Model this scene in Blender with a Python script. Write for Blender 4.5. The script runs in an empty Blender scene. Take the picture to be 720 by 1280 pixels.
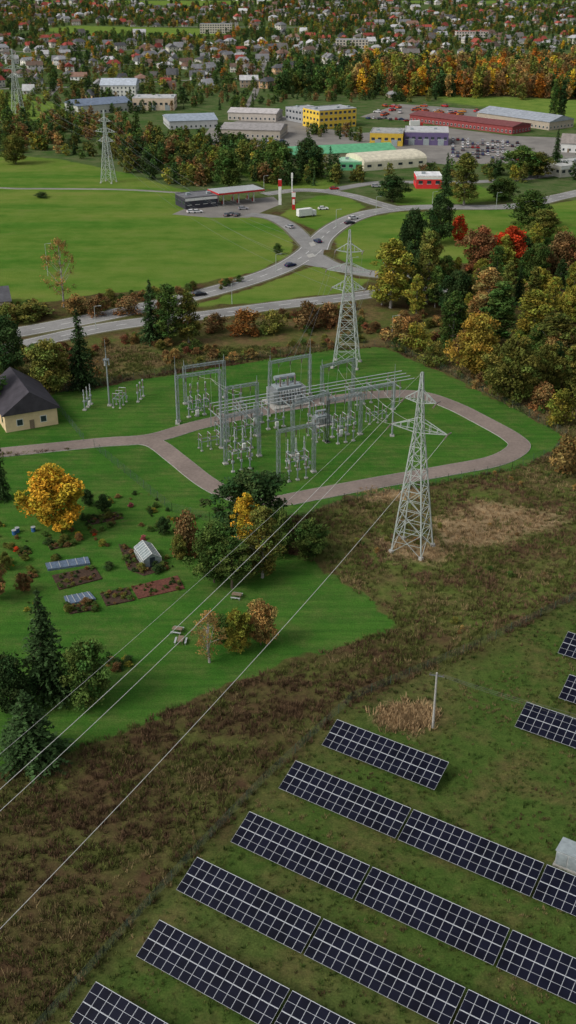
import bpy, math, random
import numpy as np
random.seed(7); rng=np.random.default_rng(7)
F=1372.0; PITCH=math.radians(27); H=100.0
C,S=math.cos(PITCH),math.sin(PITCH)
def P(u,v,z=0.0):
    dx=(u-360)/F; dv=(640-v)/F
    d=(dx,C+dv*S,-S+dv*C); t=(z-H)/d[2]
    return (dx*t,d[1]*t,z)
def topz(y,v):
    dv=(640-v)/F; t=y/(C+dv*S); return H+t*(-S+dv*C)
def ppm(y,z=0): return F/(y*C+(H-z)*S)
scene=bpy.context.scene
COL=scene.collection
# ---------------------------------------------------------------- materials
def nn(nt,t,**k):
    n=nt.nodes.new(t)
    for a,b in k.items(): setattr(n,a,b)
    return n
def newmat(name):
    m=bpy.data.materials.new(name); m.use_nodes=True
    nt=m.node_tree; nt.nodes.clear()
    o=nn(nt,'ShaderNodeOutputMaterial'); b=nn(nt,'ShaderNodeBsdfPrincipled')
    nt.links.new(b.outputs[0],o.inputs[0]); return m,nt,b
def noise(nt,scale,detail=3,rough=.6,coord=None):
    n=nn(nt,'ShaderNodeTexNoise'); n.inputs['Scale'].default_value=scale
    n.inputs['Detail'].default_value=detail; n.inputs['Roughness'].default_value=rough
    if coord: nt.links.new(coord,n.inputs['Vector'])
    return n.outputs[0]
def mrange(nt,val,a,b,c,d):
    n=nn(nt,'ShaderNodeMapRange'); nt.links.new(val,n.inputs[0])
    for i,x in enumerate((a,b,c,d)): n.inputs[i+1].default_value=x
    return n.outputs[0]
def math_(nt,op,a,b):
    n=nn(nt,'ShaderNodeMath',operation=op)
    for i,x in enumerate((a,b)):
        if isinstance(x,(int,float)): n.inputs[i].default_value=x
        else: nt.links.new(x,n.inputs[i])
    return n.outputs[0]
def mixc(nt,f,a,b,bt='MIX'):
    n=nn(nt,'ShaderNodeMix',data_type='RGBA',blend_type=bt)
    if isinstance(f,(int,float)): n.inputs[0].default_value=f
    else: nt.links.new(f,n.inputs[0])
    for i,x in ((6,a),(7,b)):
        if isinstance(x,tuple): n.inputs[i].default_value=(*x[:3],1)
        else: nt.links.new(x,n.inputs[i])
    return n.outputs[2]
def grey(nt,f):
    cc=nn(nt,'ShaderNodeCombineColor')
    for i in range(3): nt.links.new(f,cc.inputs[i])
    return cc.outputs[0]
def simple(name,col,rough=.7,metal=0,var=.25,scale=1.5,spec=.3):
    m,nt,b=newmat(name)
    tc=nn(nt,'ShaderNodeTexCoord').outputs['Object']
    f=mrange(nt,noise(nt,scale,4,.65,tc),.3,.7,0,1)
    lo=tuple(c*(1-var) for c in col); hi=tuple(min(1,c*(1+var)) for c in col)
    nt.links.new(mixc(nt,f,lo,hi),b.inputs['Base Color'])
    b.inputs['Roughness'].default_value=rough; b.inputs['Metallic'].default_value=metal
    b.inputs['Specular IOR Level'].default_value=spec
    return m
def tinted(name,prop='tint',shade=False,rough=.8,var=.2,scale=.5,streak=False):
    m,nt,b=newmat(name)
    a=nn(nt,'ShaderNodeAttribute',attribute_type='INSTANCER',attribute_name=prop).outputs['Color']
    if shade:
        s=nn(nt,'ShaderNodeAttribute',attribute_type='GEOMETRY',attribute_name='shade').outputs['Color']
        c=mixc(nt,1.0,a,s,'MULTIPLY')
    else:
        tc=nn(nt,'ShaderNodeTexCoord').outputs['Object']
        f=mrange(nt,noise(nt,scale,4,.65,tc),.3,.7,1-var,1+var)
        c=mixc(nt,1.0,a,grey(nt,f),'MULTIPLY')
    r=nn(nt,'ShaderNodeObjectInfo').outputs['Random']
    c=mixc(nt,1.0,c,grey(nt,mrange(nt,r,0,1,.8,1.2)),'MULTIPLY')
    nt.links.new(c,b.inputs['Base Color'])
    b.inputs['Roughness'].default_value=rough; b.inputs['Specular IOR Level'].default_value=.15
    if shade: b.inputs['Specular IOR Level'].default_value=.05
    return m
M={}
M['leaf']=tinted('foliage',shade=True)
M['grassb']=tinted('grass_blades',shade=True)
M['bark']=simple('bark',(.09,.07,.05),.9,var=.4,scale=6)
M['birchbark']=simple('birch_bark',(.3,.28,.25),.9,var=.4,scale=6)
M['steel']=simple('galvanised_steel',(.37,.41,.38),.6,.1,.2,1.2)
M['steelg']=simple('grey_gantry_steel',(.25,.29,.29),.6,.15,.25,1.2)
M['steeld']=simple('weathered_steel',(.16,.18,.18),.6,.2,.2,3)
M['alu']=simple('aluminium_frame',(.46,.48,.51),.5,.1,.1)
M['wire']=simple('aluminium_conductor',(.50,.50,.47),.6,.1,.1)
M['wired']=simple('weathered_conductor',(.16,.17,.17),.7,.1,.1)
M['conc']=simple('concrete',(.36,.35,.32),.9,var=.2)
M['cer']=simple('ceramic_insulator',(.17,.13,.11),.35,spec=.5)
M['cerw']=simple('grey_insulator',(.36,.38,.38),.4)
M['red']=simple('red_paint',(.45,.02,.02),.5)
M['white']=simple('white_paint',(.68,.68,.65),.6,var=.1)
M['glass']=simple('window_glass',(.03,.04,.05),.15,spec=.6)
M['tfm']=simple('transformer_grey',(.27,.31,.32),.5,var=.2)
M['rubber']=simple('rubber',(.02,.02,.02),.8)
M['wood']=simple('weathered_wood',(.2,.15,.1),.9,var=.35,scale=5)
M['soil']=simple('soil',(.055,.032,.02),1,var=.6,scale=2.5)
M['soil2']=simple('red_soil',(.12,.045,.03),1,var=.5,scale=2.5)
M['net']=simple('blue_net_cover',(.10,.14,.20),.8,var=.4,scale=3)
M['bluep']=simple('blue_plastic',(.04,.12,.3),.5)
M['roof']=tinted('roof_sheet','tint',rough=.75,var=.25)
M['wall']=tinted('render_wall','wall',rough=.9,var=.12)
M['paint']=tinted('car_paint','tint',rough=.3,var=.03)
M['fence']=simple('green_fence_wire',(.07,.11,.08),.6)
def asphalt(name,col):
    m,nt,b=newmat(name)
    g=nn(nt,'ShaderNodeNewGeometry').outputs['Position']
    a=mrange(nt,noise(nt,.07,5,.65,g),.3,.7,0,1); c2=mrange(nt,noise(nt,1.5,5,.7,g),.3,.7,0,1)
    x=mixc(nt,a,tuple(c*.72 for c in col),tuple(c*1.22 for c in col))
    y=mixc(nt,c2,(.8,.8,.8),(1.15,1.15,1.15))
    nt.links.new(mixc(nt,1.0,x,y,'MULTIPLY'),b.inputs['Base Color'])
    b.inputs['Roughness'].default_value=.85; b.inputs['Specular IOR Level'].default_value=.25
    return m
M['asph']=asphalt('asphalt',(.24,.235,.225)); M['asph2']=asphalt('substation_asphalt',(.22,.175,.15))
M['yard']=asphalt('yard_paving',(.21,.195,.175)); M['gravelv']=asphalt('gravel_verge',(.13,.125,.07))
def panelmat():
    m,nt,b=newmat('solar_cells')
    tc=nn(nt,'ShaderNodeTexCoord').outputs['Object']
    f=mrange(nt,noise(nt,.35,2,.5,tc),.35,.65,0,1)
    nt.links.new(mixc(nt,f,(.003,.0035,.009),(.006,.007,.017)),b.inputs['Base Color'])
    b.inputs['Roughness'].default_value=.4; b.inputs['IOR'].default_value=1.28; b.inputs['Specular IOR Level'].default_value=.25
    return m
M['cell']=panelmat()
# ---------------------------------------------------------------- mesh builder
class MB:
    def __init__(s): s.v=[];s.f=[];s.m=[];s.mats=[]
    def mi(s,m):
        if m not in s.mats: s.mats.append(m)
        return s.mats.index(m)
    def add(s,vs,fs,m):
        o=len(s.v); s.v+= [tuple(map(float,x)) for x in vs]; k=s.mi(m)
        for f in fs: s.f.append(tuple(i+o for i in f)); s.m.append(k)
    def prism(s,p,q,r1,r2,n,m,caps=True,off=0):
        p=np.array(p,float);q=np.array(q,float);d=q-p;L=np.linalg.norm(d)
        if L<1e-6:return
        d/=L; a=np.array((0,0,1.)) if abs(d[2])<.9 else np.array((1.,0,0))
        x=np.cross(d,a);x/=np.linalg.norm(x);y=np.cross(d,x)
        vs=[]
        for c,r in((p,r1),(q,r2)):
            for i in range(n):
                t=2*math.pi*(i+.5)/n+off; vs.append(c+x*math.cos(t)*r+y*math.sin(t)*r)
        fs=[(i,(i+1)%n,n+(i+1)%n,n+i) for i in range(n)]
        if caps: fs+=[tuple(range(n))[::-1],tuple(range(n,2*n))]
        s.add(vs,fs,m)
    def beam(s,p,q,w,m): s.prism(p,q,w*.7,w*.7,4,m,False)
    def box(s,c,sz,m,rot=0):
        cx,cy,cz=c;a,b,h=sz[0]/2,sz[1]/2,sz[2]/2;cr,sr=math.cos(rot),math.sin(rot)
        vs=[]
        for z in(-h,h):
            for x,y in((-a,-b),(a,-b),(a,b),(-a,b)): vs.append((cx+x*cr-y*sr,cy+x*sr+y*cr,cz+z))
        s.add(vs,[(3,2,1,0),(4,5,6,7),(0,1,5,4),(1,2,6,5),(2,3,7,6),(3,0,4,7)],m)
    def build(s,name,loc=(0,0,0),rot=0,props=None,link=True,scl=(1,1,1)):
        me=bpy.data.meshes.new(name); me.from_pydata(s.v,[],s.f)
        for m in s.mats: me.materials.append(M[m])
        me.polygons.foreach_set('material_index',s.m); me.update()
        return place(me,name,loc,rot,scl,props=props,link=link)
def place(me,name,loc=(0,0,0),rot=0,scl=(1,1,1),props=None,link=True):
    o=bpy.data.objects.new(name,me)
    if link: COL.objects.link(o)
    o.location=loc;o.rotation_euler=(0,0,rot);o.scale=scl
    for k,v in (props or {}).items(): o[k]=[float(x) for x in v]
    return o
# ---------------------------------------------------------------- foliage meshes
def rvec(n):
    v=rng.normal(size=(n,3)); return v/np.linalg.norm(v,axis=1)[:,None]
def leaves(cent,size,asp=.6,up=0.0):
    n=len(cent); nrm=rvec(n); nrm[:,2]=nrm[:,2]+up*np.sign(nrm[:,2]+1e-9); nrm/=np.linalg.norm(nrm,axis=1)[:,None]
    a=np.cross(nrm,rvec(n)); a/=np.linalg.norm(a,axis=1)[:,None]; b=np.cross(nrm,a)
    s=size[:,None]
    V=np.stack([cent-a*s,cent-b*s*asp+nrm*s*.15,cent+a*s,cent+b*s*asp+nrm*s*.15],1)
    return V.reshape(-1,3)
def foliage_mesh(name,mb,V,shade,leafmat='leaf'):
    nb=len(mb.v); n=len(V)//4
    verts=list(mb.v)+V.tolist()
    faces=list(mb.f)+(np.arange(n*4).reshape(-1,4)+nb).tolist()
    me=bpy.data.meshes.new(name); me.from_pydata(verts,[],faces)
    for m in mb.mats: me.materials.append(M[m])
    me.materials.append(M[leafmat])
    me.polygons.foreach_set('material_index',mb.m+[len(mb.mats)]*n)
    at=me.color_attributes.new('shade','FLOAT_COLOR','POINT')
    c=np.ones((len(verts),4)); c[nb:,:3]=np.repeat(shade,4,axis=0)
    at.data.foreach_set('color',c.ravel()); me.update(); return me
def mk_broad(name,seed,h,w,ncl,nl,ls,base=.2,bark='bark',peak=.45,spread=.13,trunk=True,inner=.3,fill=.3):
    global rng; rng=np.random.default_rng(seed)
    mb=MB()
    t=rng.uniform(0.03,1,ncl)**.85
    env=np.sin(np.pi*np.clip(t,0,1)**(math.log(.5)/math.log(peak)))**.55
    th=rng.uniform(0,2*np.pi,ncl)
    lob=1+.18*np.sin(th*2+seed)+.14*np.sin(th*3+seed*2+t*5)
    r=(w/2)*env*rng.uniform(inner,1,ncl)**.5*lob*rng.uniform(.8,1.08,ncl)
    cz=h*(base+(1-base)*t*.95)
    cen=np.stack([r*np.cos(th),r*np.sin(th),cz],1)
    if trunk:
        mb.prism((0,0,-.2),(.03*w,.02*w,h*.5),h*.018,h*.011,7,bark,False)
        mb.prism((.03*w,.02*w,h*.5),(0,0,h*.93),h*.011,h*.003,6,bark,False)
        for i in range(min(ncl,18)):
            z0=max(h*.1,cz[i]-r[i]*.8-h*.05)
            mb.prism((0,0,z0),cen[i],h*.006,h*.0015,4,bark,False)
    k=rng.integers(0,ncl,nl); sp=w*spread
    off=rvec(nl)*(rng.uniform(0,1,nl)**.45)[:,None]*(sp*rng.uniform(.75,1.4,ncl)[k])[:,None]
    off[:,2]*=.7
    c=cen[k]+off
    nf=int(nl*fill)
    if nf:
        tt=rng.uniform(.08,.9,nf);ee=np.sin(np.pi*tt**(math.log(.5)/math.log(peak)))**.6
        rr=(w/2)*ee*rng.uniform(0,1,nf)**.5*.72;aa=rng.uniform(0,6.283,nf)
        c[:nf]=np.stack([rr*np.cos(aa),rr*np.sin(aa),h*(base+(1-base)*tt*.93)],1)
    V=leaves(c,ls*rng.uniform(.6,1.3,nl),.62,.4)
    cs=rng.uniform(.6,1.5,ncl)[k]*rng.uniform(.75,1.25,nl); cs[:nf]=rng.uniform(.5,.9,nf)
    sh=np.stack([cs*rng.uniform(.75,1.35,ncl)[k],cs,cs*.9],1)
    V[:,2]=np.maximum(V[:,2],.02)
    return foliage_mesh(name,mb,V,sh)
def mk_spruce(name,seed,h,w,nt,ls,dens=1.0):
    global rng; rng=np.random.default_rng(seed)
    mb=MB(); mb.prism((0,0,-.2),(0,0,h*.97),h*.016,h*.002,7,'bark',False)
    cs=[];sh=[];sz=[]
    for i in range(nt):
        t=(i+.3)/nt; z=h*(.04+.94*t); R=(w/2)*(1-t)**.85*rng.uniform(.78,1.15)+.12
        nb=max(4,int(13*(1-t*.6)*dens))
        for j in range(nb):
            a=rng.uniform(0,2*np.pi); RR=R*rng.uniform(.65,1.2); br=rng.uniform(.55,1.5)
            n=max(2,int(RR/ls*2.2))
            if i%2==0 and j%3==0: mb.prism((0,0,z),(RR*.9*math.cos(a),RR*.9*math.sin(a),z-RR*.28),.04,.01,3,'bark',False)
            for q in range(n):
                f=(q+rng.uniform(.2,1))/n; wd=ls*.8*(1-f*.5)
                cs.append((RR*f*math.cos(a)+rng.normal()*wd*.6,RR*f*math.sin(a)+rng.normal()*wd*.6,z-RR*.3*f**1.3+rng.normal()*.08))
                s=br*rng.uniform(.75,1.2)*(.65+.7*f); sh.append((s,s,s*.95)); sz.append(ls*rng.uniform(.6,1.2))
    for i in range(8): cs.append((0,0,h*(.96+.005*i))); sh.append((1,1,1)); sz.append(ls*.5)
    cs=np.array(cs); V=leaves(cs,np.array(sz),.5,.6); V[:,2]=np.maximum(V[:,2],.02)
    return foliage_mesh(name,mb,V,np.array(sh))
def mk_tuft(name,seed,h,w,n,bw):
    global rng; rng=np.random.default_rng(seed)
    V=[];sh=[]
    for i in range(n):
        a=rng.uniform(0,6.28);r=w*.5*rng.uniform(0,1)**.5;hh=h*rng.uniform(.5,1.1)
        b=np.array((r*math.cos(a),r*math.sin(a),-.03));l=rng.uniform(.1,.5)*hh
        t=b+np.array((math.cos(a)*l+rng.normal()*.1,math.sin(a)*l+rng.normal()*.1,hh))
        sd=np.array((-math.sin(a+rng.normal()),math.cos(a+rng.normal()),0))*bw
        V+=[b-sd,b+sd,t+sd*.4,t-sd*.4]; s=rng.uniform(.6,1.4); sh.append((s,s,s))
    return foliage_mesh(name,MB(),np.array(V),np.array(sh),'grassb')
T={}
T['broad']=[mk_broad('tree_broadleaf',i,11,9,75,9000,.25,.06,spread=.12) for i in (1,2,3,4,5)]
T['birch']=[mk_broad('tree_birch',i,15,6.5,85,8000,.23,.06,'birchbark',.36,.13) for i in (11,12,13,14)]
T['poplar']=[mk_broad('tree_poplar',i,16,4,70,6500,.22,.05,'bark',.42,.17) for i in (21,22)]
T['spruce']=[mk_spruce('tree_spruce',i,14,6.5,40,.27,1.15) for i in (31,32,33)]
T['pine']=[mk_broad('tree_pine',i,14,6.5,40,6000,.2,.2,'bark',.55,.13) for i in (41,)]
T['shrub']=[mk_broad('shrub_mesh',i,3,4,30,1900,.15,.0,'bark',.4,.16) for i in (51,52,53)]
T['sparse']=[mk_broad('tree_sparse',i,12,6.5,60,2400,.15,.15,'birchbark',.5,.12,fill=0) for i in (61,62)]
NOM={'broad':(11,9),'birch':(15,6.5),'poplar':(16,4),'spruce':(14,6.5),'pine':(14,6.5),'shrub':(3,4),'sparse':(12,6.5)}
NAMES={'broad':'deciduous_tree','birch':'birch_tree','poplar':'poplar_tree','spruce':'spruce_tree','pine':'pine_tree','shrub':'shrub','sparse':'bare_birch_tree'}
FAR=[mk_broad('far_broad',71,9,8,18,420,.62,.0,'bark',.45,.2,False),mk_broad('far_broad2',72,11,7,18,420,.62,.0,'bark',.4,.2,False),
     mk_spruce('far_spruce',73,12,5,12,.7,.8),mk_broad('far_oval',74,13,6,20,420,.6,.0,'bark',.45,.2,False)]
rng=np.random.default_rng(99)
DG=(.034,.066,.022);G=(.065,.115,.028);OL=(.12,.135,.032);YG=(.21,.21,.036);YE=(.42,.28,.03);OR=(.36,.15,.028);RD=(.45,.055,.02);BR=(.16,.10,.044);TB=(.26,.18,.065)
def tree(u,vb,vt,wpx,kind,tint):
    x,y,_=P(u,vb); h=max(.6,topz(y,vt)); w=wpx/ppm(y,h/2)
    i=random.randrange(len(T[kind])); nh,nw=NOM[kind]
    k=random.uniform(.9,1.1)
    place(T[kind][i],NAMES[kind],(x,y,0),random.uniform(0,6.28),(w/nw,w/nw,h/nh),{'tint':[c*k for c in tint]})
def treem(x,y,h,w,kind,tint):
    i=random.randrange(len(T[kind])); nh,nw=NOM[kind]
    place(T[kind][i],NAMES[kind],(x,y,0),random.uniform(0,6.28),(w/nw,w/nw,h/nh),{'tint':tint})
# ---------------------------------------------------------------- scatter
def scatter(name,pts,rot,scl,idx,tint,meshes):
    n=len(pts); me=bpy.data.meshes.new(name); me.vertices.add(n)
    me.vertices.foreach_set('co',np.asarray(pts,float).ravel())
    def att(nm,ty,fld,arr): 
        a=me.attributes.new(nm,ty,'POINT'); a.data.foreach_set(fld,np.asarray(arr).ravel())
    r=np.zeros((n,3)); r[:,2]=rot
    att('rot','FLOAT_VECTOR','vector',r); att('scl','FLOAT_VECTOR','vector',np.asarray(scl,float))
    att('idx','INT','value',np.asarray(idx,np.int32))
    t=np.ones((n,4)); t[:,:3]=tint; att('tint','FLOAT_COLOR','color',t)
    col=bpy.data.collections.new(name+'_parts')
    for i,m in enumerate(meshes):
        col.objects.link(bpy.data.objects.new('%s_part_%02d'%(name,i),m))
    o=bpy.data.objects.new(name,me); COL.objects.link(o)
    g=bpy.data.node_groups.new(name,'GeometryNodeTree')
    g.interface.new_socket('Geometry',in_out='INPUT',socket_type='NodeSocketGeometry')
    g.interface.new_socket('Geometry',in_out='OUTPUT',socket_type='NodeSocketGeometry')
    gi=nn(g,'NodeGroupInput');go=nn(g,'NodeGroupOutput');ip=nn(g,'GeometryNodeInstanceOnPoints')
    ci=nn(g,'GeometryNodeCollectionInfo'); ci.inputs[0].default_value=col
    ci.inputs['Separate Children'].default_value=True; ci.inputs['Reset Children'].default_value=True
    def na(nm,ty):
        k=nn(g,'GeometryNodeInputNamedAttribute',data_type=ty); k.inputs[0].default_value=nm; return k.outputs[0]
    L=g.links.new
    L(gi.outputs[0],ip.inputs['Points']);L(ci.outputs[0],ip.inputs['Instance']);ip.inputs['Pick Instance'].default_value=True
    L(na('idx','INT'),ip.inputs['Instance Index']);L(na('rot','FLOAT_VECTOR'),ip.inputs['Rotation']);L(na('scl','FLOAT_VECTOR'),ip.inputs['Scale'])
    L(ip.outputs[0],go.inputs[0])
    md=o.modifiers.new('scatter','NODES'); md.node_group=g
    return o
def W(poly): return np.array([P(u,v)[:2] for u,v in poly])
def inside(pts,poly):
    x,y=pts[:,0],pts[:,1]; r=np.zeros(len(pts),bool); n=len(poly)
    for i in range(n):
        x1,y1=poly[i];x2,y2=poly[(i+1)%n]
        if y1==y2: continue
        c=((y1>y)!=(y2>y))&(x<(x2-x1)*(y-y1)/(y2-y1)+x1); r^=c
    return r
def sdist(pts,poly):
    d=np.full(len(pts),1e9)
    for i in range(len(poly)):
        a=poly[i];b=poly[(i+1)%len(poly)];ab=b-a;ap=pts-a
        t=np.clip((ap@ab)/max(ab@ab,1e-9),0,1); d=np.minimum(d,np.linalg.norm(ap-t[:,None]*ab,axis=1))
    return np.where(inside(pts,poly),d,-d)
def sample(poly,n):
    lo,hi=poly.min(0),poly.max(0); out=np.zeros((0,2))
    while len(out)<n:
        p=rng.uniform(lo,hi,(n*3,2)); out=np.vstack([out,p[inside(p,poly)]])
    return out[:n]
def vn(x,y,s=0):
    xi=np.floor(x);yi=np.floor(y);fx=x-xi;fy=y-yi;fx=fx*fx*(3-2*fx);fy=fy*fy*(3-2*fy)
    h=lambda a,b:(np.sin(a*127.1+b*311.7+s*74.7)*43758.5453)%1
    return (h(xi,yi)*(1-fx)+h(xi+1,yi)*fx)*(1-fy)+(h(xi,yi+1)*(1-fx)+h(xi+1,yi+1)*fx)*fy
# ---------------------------------------------------------------- zones
garden=W([(-160,1010),(0,962),(120,925),(250,872),(380,822),(498,783),(470,758),(400,706),(345,690),(310,650),(262,648),(215,640),(150,588),(110,560),(0,572),(-160,580)])
sublawn=W([(-60,520),(60,492),(130,482),(220,468),(300,455),(400,440),(480,434),(560,468),(650,515),(706,546),(690,566),(640,586),(560,600),(430,624),(370,645),(270,648),(215,640),(150,588),(105,560),(-60,572)])
bigfield=W([(-300,192),(0,194),(70,198),(150,214),(225,236),(300,262),(345,272),(368,295),(362,318),(320,340),(230,358),(140,366),(0,385),(-300,410)])
rfield=W([(415,296),(440,276),(500,265),(640,262),(800,238),(1000,225),(1000,330),(620,335),(560,325),(480,345),(425,325)])
rfield2=W([(230,385),(340,352),(392,332),(425,342),(462,350),(440,366),(340,376)])
isl1=W([(372,252),(400,244),(435,246),(458,258),(430,272),(398,290),(375,280),(352,268)])
isl2=W([(470,236),(600,232),(640,250),(560,256),(500,256)])
isl3=W([(280,200),(420,225),(420,236),(330,236)])
solar=W([(1000,650),(720,748),(600,815),(440,882),(330,985),(240,1080),(130,1200),(20,1330),(0,1500),(1400,1500)])
dry=W([(-200,470),(0,440),(150,418),(300,400),(450,380),(560,400),(600,440),(760,540),(720,552),(640,510),(560,466),(480,432),(300,450),(130,478),(60,488),(-200,520)])
scrubR=W([(380,650),(560,604),(700,575),(1000,560),(1000,640),(720,742),(600,805),(505,790),(400,705)])
tan1=W([(478,893),(505,885),(535,890),(537,902),(515,912),(480,905)])
tan2=W([(448,612),(520,612),(530,624),(455,626)])
tan3=W([(480,674),(540,676),(565,692),(545,704),(488,696)])
tan4=W([(540,650),(600,628),(700,640),(690,662),(610,684),(555,680)])
ffield=W([(40,38),(90,32),(260,36),(285,44),(200,46),(90,43)])
ffield2=W([(-50,6),(100,3),(250,8),(400,2),(720,6),(720,1),(-50,1)])
ffield3=W([(540,118),(650,122),(1000,135),(1000,160),(690,160),(640,138),(560,128)])
ffield4=W([(-100,118),(50,118),(60,128),(150,138),(60,150),(-100,150)])
forestO=W([(430,118),(440,92),(560,86),(740,84),(1000,84),(1000,126),(740,126),(600,124)])
indust=W([(95,126),(350,116),(520,124),(700,160),(740,205),(520,235),(430,232),(260,180),(200,160),(95,140)])
# ground grid
ys=[-400,-200,-80,-20,20,50]+list(np.arange(60,340,.9))
y=340.
while y<4500: ys.append(y); y*=1.0065
ys+=[5200,6500,8500,11000,14000]
ys=np.array(ys); us=np.concatenate([[-60,-20,-7,-3,-1.8,-1.3],np.linspace(-1,1,340),[1.3,1.8,3,7,20,60]])
hw=60+.42*np.maximum(ys,0)
GX=us[None,:]*hw[:,None]; GY=np.repeat(ys[:,None],len(us),1)
gp=np.stack([GX.ravel(),GY.ravel()],1); nr,nc=GX.shape
wob=gp+np.stack([vn(gp[:,0]/3,gp[:,1]/3,1)-.5,vn(gp[:,0]/3,gp[:,1]/3,2)-.5],1)*2.4+np.stack([vn(gp[:,0]/11,gp[:,1]/11,3)-.5,vn(gp[:,0]/11,gp[:,1]/11,4)-.5],1)*2
def mask(polys,soft):
    m=np.zeros(len(gp))
    for p in polys: 
        d=sdist(wob,p); s=soft*np.maximum(1,gp[:,1]/300); m=np.maximum(m,np.clip(.5+d/(2*s),0,1))
    return m
mA=np.ones((len(gp),4)); mB=np.ones((len(gp),4)); mC=np.ones((len(gp),4))
mA[:,0]=mask([garden,sublawn],1.2); mA[:,1]=mask([bigfield,rfield,rfield2,isl1,isl2,isl3],2); mA[:,2]=mask([solar],7)
mB[:,0]=mask([dry],4); mB[:,1]=np.clip((gp[:,1]-420)/150,0,1); mB[:,2]=mask([scrubR],6)
mC[:,0]=mask([tan1,tan2,tan3,tan4],3); mC[:,1]=mask([ffield,ffield2,ffield3,ffield4],5); mC[:,2]=mask([forestO],10)
me=bpy.data.meshes.new('ground')
me.from_pydata(np.column_stack([gp,np.zeros(len(gp))]).tolist(),[],[(r*nc+c,r*nc+c+1,(r+1)*nc+c+1,(r+1)*nc+c) for r in range(nr-1) for c in range(nc-1)])
for nm,a in(('mA',mA),('mB',mB),('mC',mC)):
    at=me.color_attributes.new(nm,'FLOAT_COLOR','POINT'); at.data.foreach_set('color',a.ravel())
m,nt,b=newmat('ground_vegetation'); M['ground']=m
pos=nn(nt,'ShaderNodeNewGeometry').outputs['Position']
mp=nn(nt,'ShaderNodeMapping'); nt.links.new(pos,mp.inputs[0]); mp.inputs['Rotation'].default_value=(0,0,.12); mp.inputs['Scale'].default_value=(.35,1.3,1)
mp2=nn(nt,'ShaderNodeMapping'); nt.links.new(pos,mp2.inputs[0]); mp2.inputs['Rotation'].default_value=(0,0,-.55); mp2.inputs['Scale'].default_value=(.12,1.6,1)
nL=noise(nt,.02,4,.6,pos); nM=noise(nt,.11,5,.65,pos); nS=noise(nt,.7,5,.7,pos); nF=noise(nt,4,4,.75,pos); nB=noise(nt,.025,6,.65,mp.outputs[0]); nMow=noise(nt,.45,3,.6,mp2.outputs[0])
def two(a,b_,n,lo=.35,hi=.65): return mixc(nt,mrange(nt,n,lo,hi,0,1),a,b_)
def sep(nm):
    a=nn(nt,'ShaderNodeAttribute',attribute_type='GEOMETRY',attribute_name=nm); s=nn(nt,'ShaderNodeSeparateColor'); nt.links.new(a.outputs['Color'],s.inputs[0]); return s.outputs
sA,sB,sC=sep('mA'),sep('mB'),sep('mC')
def thr(mk,n,amp=.7,k=.12):
    x=math_(nt,'ADD',mk,math_(nt,'MULTIPLY',math_(nt,'SUBTRACT',n,.5),amp)); return mrange(nt,x,.5-k,.5+k,0,1)
scrub=mixc(nt,mrange(nt,nM,.4,.62,0,1),two((.055,.034,.02),(.095,.062,.032),nS),two((.055,.065,.018),(.10,.105,.032),nS))
sR=mixc(nt,mrange(nt,nM,.35,.6,0,1),two((.075,.055,.028),(.15,.11,.05),nS),two((.06,.09,.02),(.11,.135,.034),nS))
c=mixc(nt,thr(sB[2],nM,1.0,.25),scrub,sR)
sol=mixc(nt,mrange(nt,nM,.46,.66,0,1),two((.042,.078,.016),(.07,.11,.024),nS),two((.065,.062,.024),(.125,.11,.04),nS))
sol=mixc(nt,mrange(nt,nL,.5,.7,0,.7),sol,two((.09,.085,.035),(.14,.13,.05),nS))
c=mixc(nt,thr(sA[2],nM,1.2,.25),c,sol)
town=mixc(nt,mrange(nt,nM,.4,.6,0,1),(.05,.095,.025),(.10,.12,.05))
c=mixc(nt,thr(sB[1],nM,1,.2),c,town)
dr=mixc(nt,mrange(nt,nM,.4,.6,0,1),two((.10,.07,.034),(.17,.12,.055),nS),two((.06,.085,.022),(.10,.11,.03),nS))
c=mixc(nt,thr(sB[0],nM,.8,.2),c,dr)
c=mixc(nt,thr(sC[0],nS,1.0,.35),c,two((.20,.14,.075),(.34,.25,.14),nS))
c=mixc(nt,thr(sC[2],nM,.8,.2),c,(.06,.05,.024))
c=mixc(nt,thr(sC[1],nM,.4,.2),c,two((.10,.17,.03),(.16,.22,.045),nM))
fld=mixc(nt,mrange(nt,nB,.38,.62,0,1),two((.05,.13,.016),(.08,.17,.024),nM),two((.12,.18,.03),(.165,.20,.045),nM))
fld=mixc(nt,mrange(nt,nM,.55,.75,0,.5),fld,(.12,.14,.04))
c=mixc(nt,thr(sA[1],nM,.5,.12),c,fld)
lawn=mixc(nt,mrange(nt,nL,.35,.65,0,1),two((.030,.105,.014),(.047,.135,.018),nM),two((.055,.14,.02),(.085,.16,.03),nS))
lawn=mixc(nt,mrange(nt,noise(nt,.16,6,.75,pos),.45,.68,0,.85),lawn,two((.08,.12,.03),(.12,.15,.042),nS))
lawn=mixc(nt,mrange(nt,nMow,.42,.6,0,.45),lawn,(.026,.08,.014))
lawn=mixc(nt,mrange(nt,noise(nt,.35,5,.75,pos),.62,.74,0,.6),lawn,(.12,.105,.045))
c=mixc(nt,thr(sA[0],nS,.55,.12),c,lawn)
c=mixc(nt,1.0,c,grey(nt,mrange(nt,nF,.3,.7,.62,1.38)),'MULTIPLY'); nt.links.new(c,b.inputs['Base Color'])
b.inputs['Roughness'].default_value=1; b.inputs['Specular IOR Level'].default_value=0
bp=nn(nt,'ShaderNodeBump'); bp.inputs['Strength'].default_value=.7; bp.inputs['Distance'].default_value=.3
nt.links.new(nS,bp.inputs['Height']); nt.links.new(bp.outputs[0],b.inputs['Normal'])
me.materials.append(m); place(me,'ground')
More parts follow.
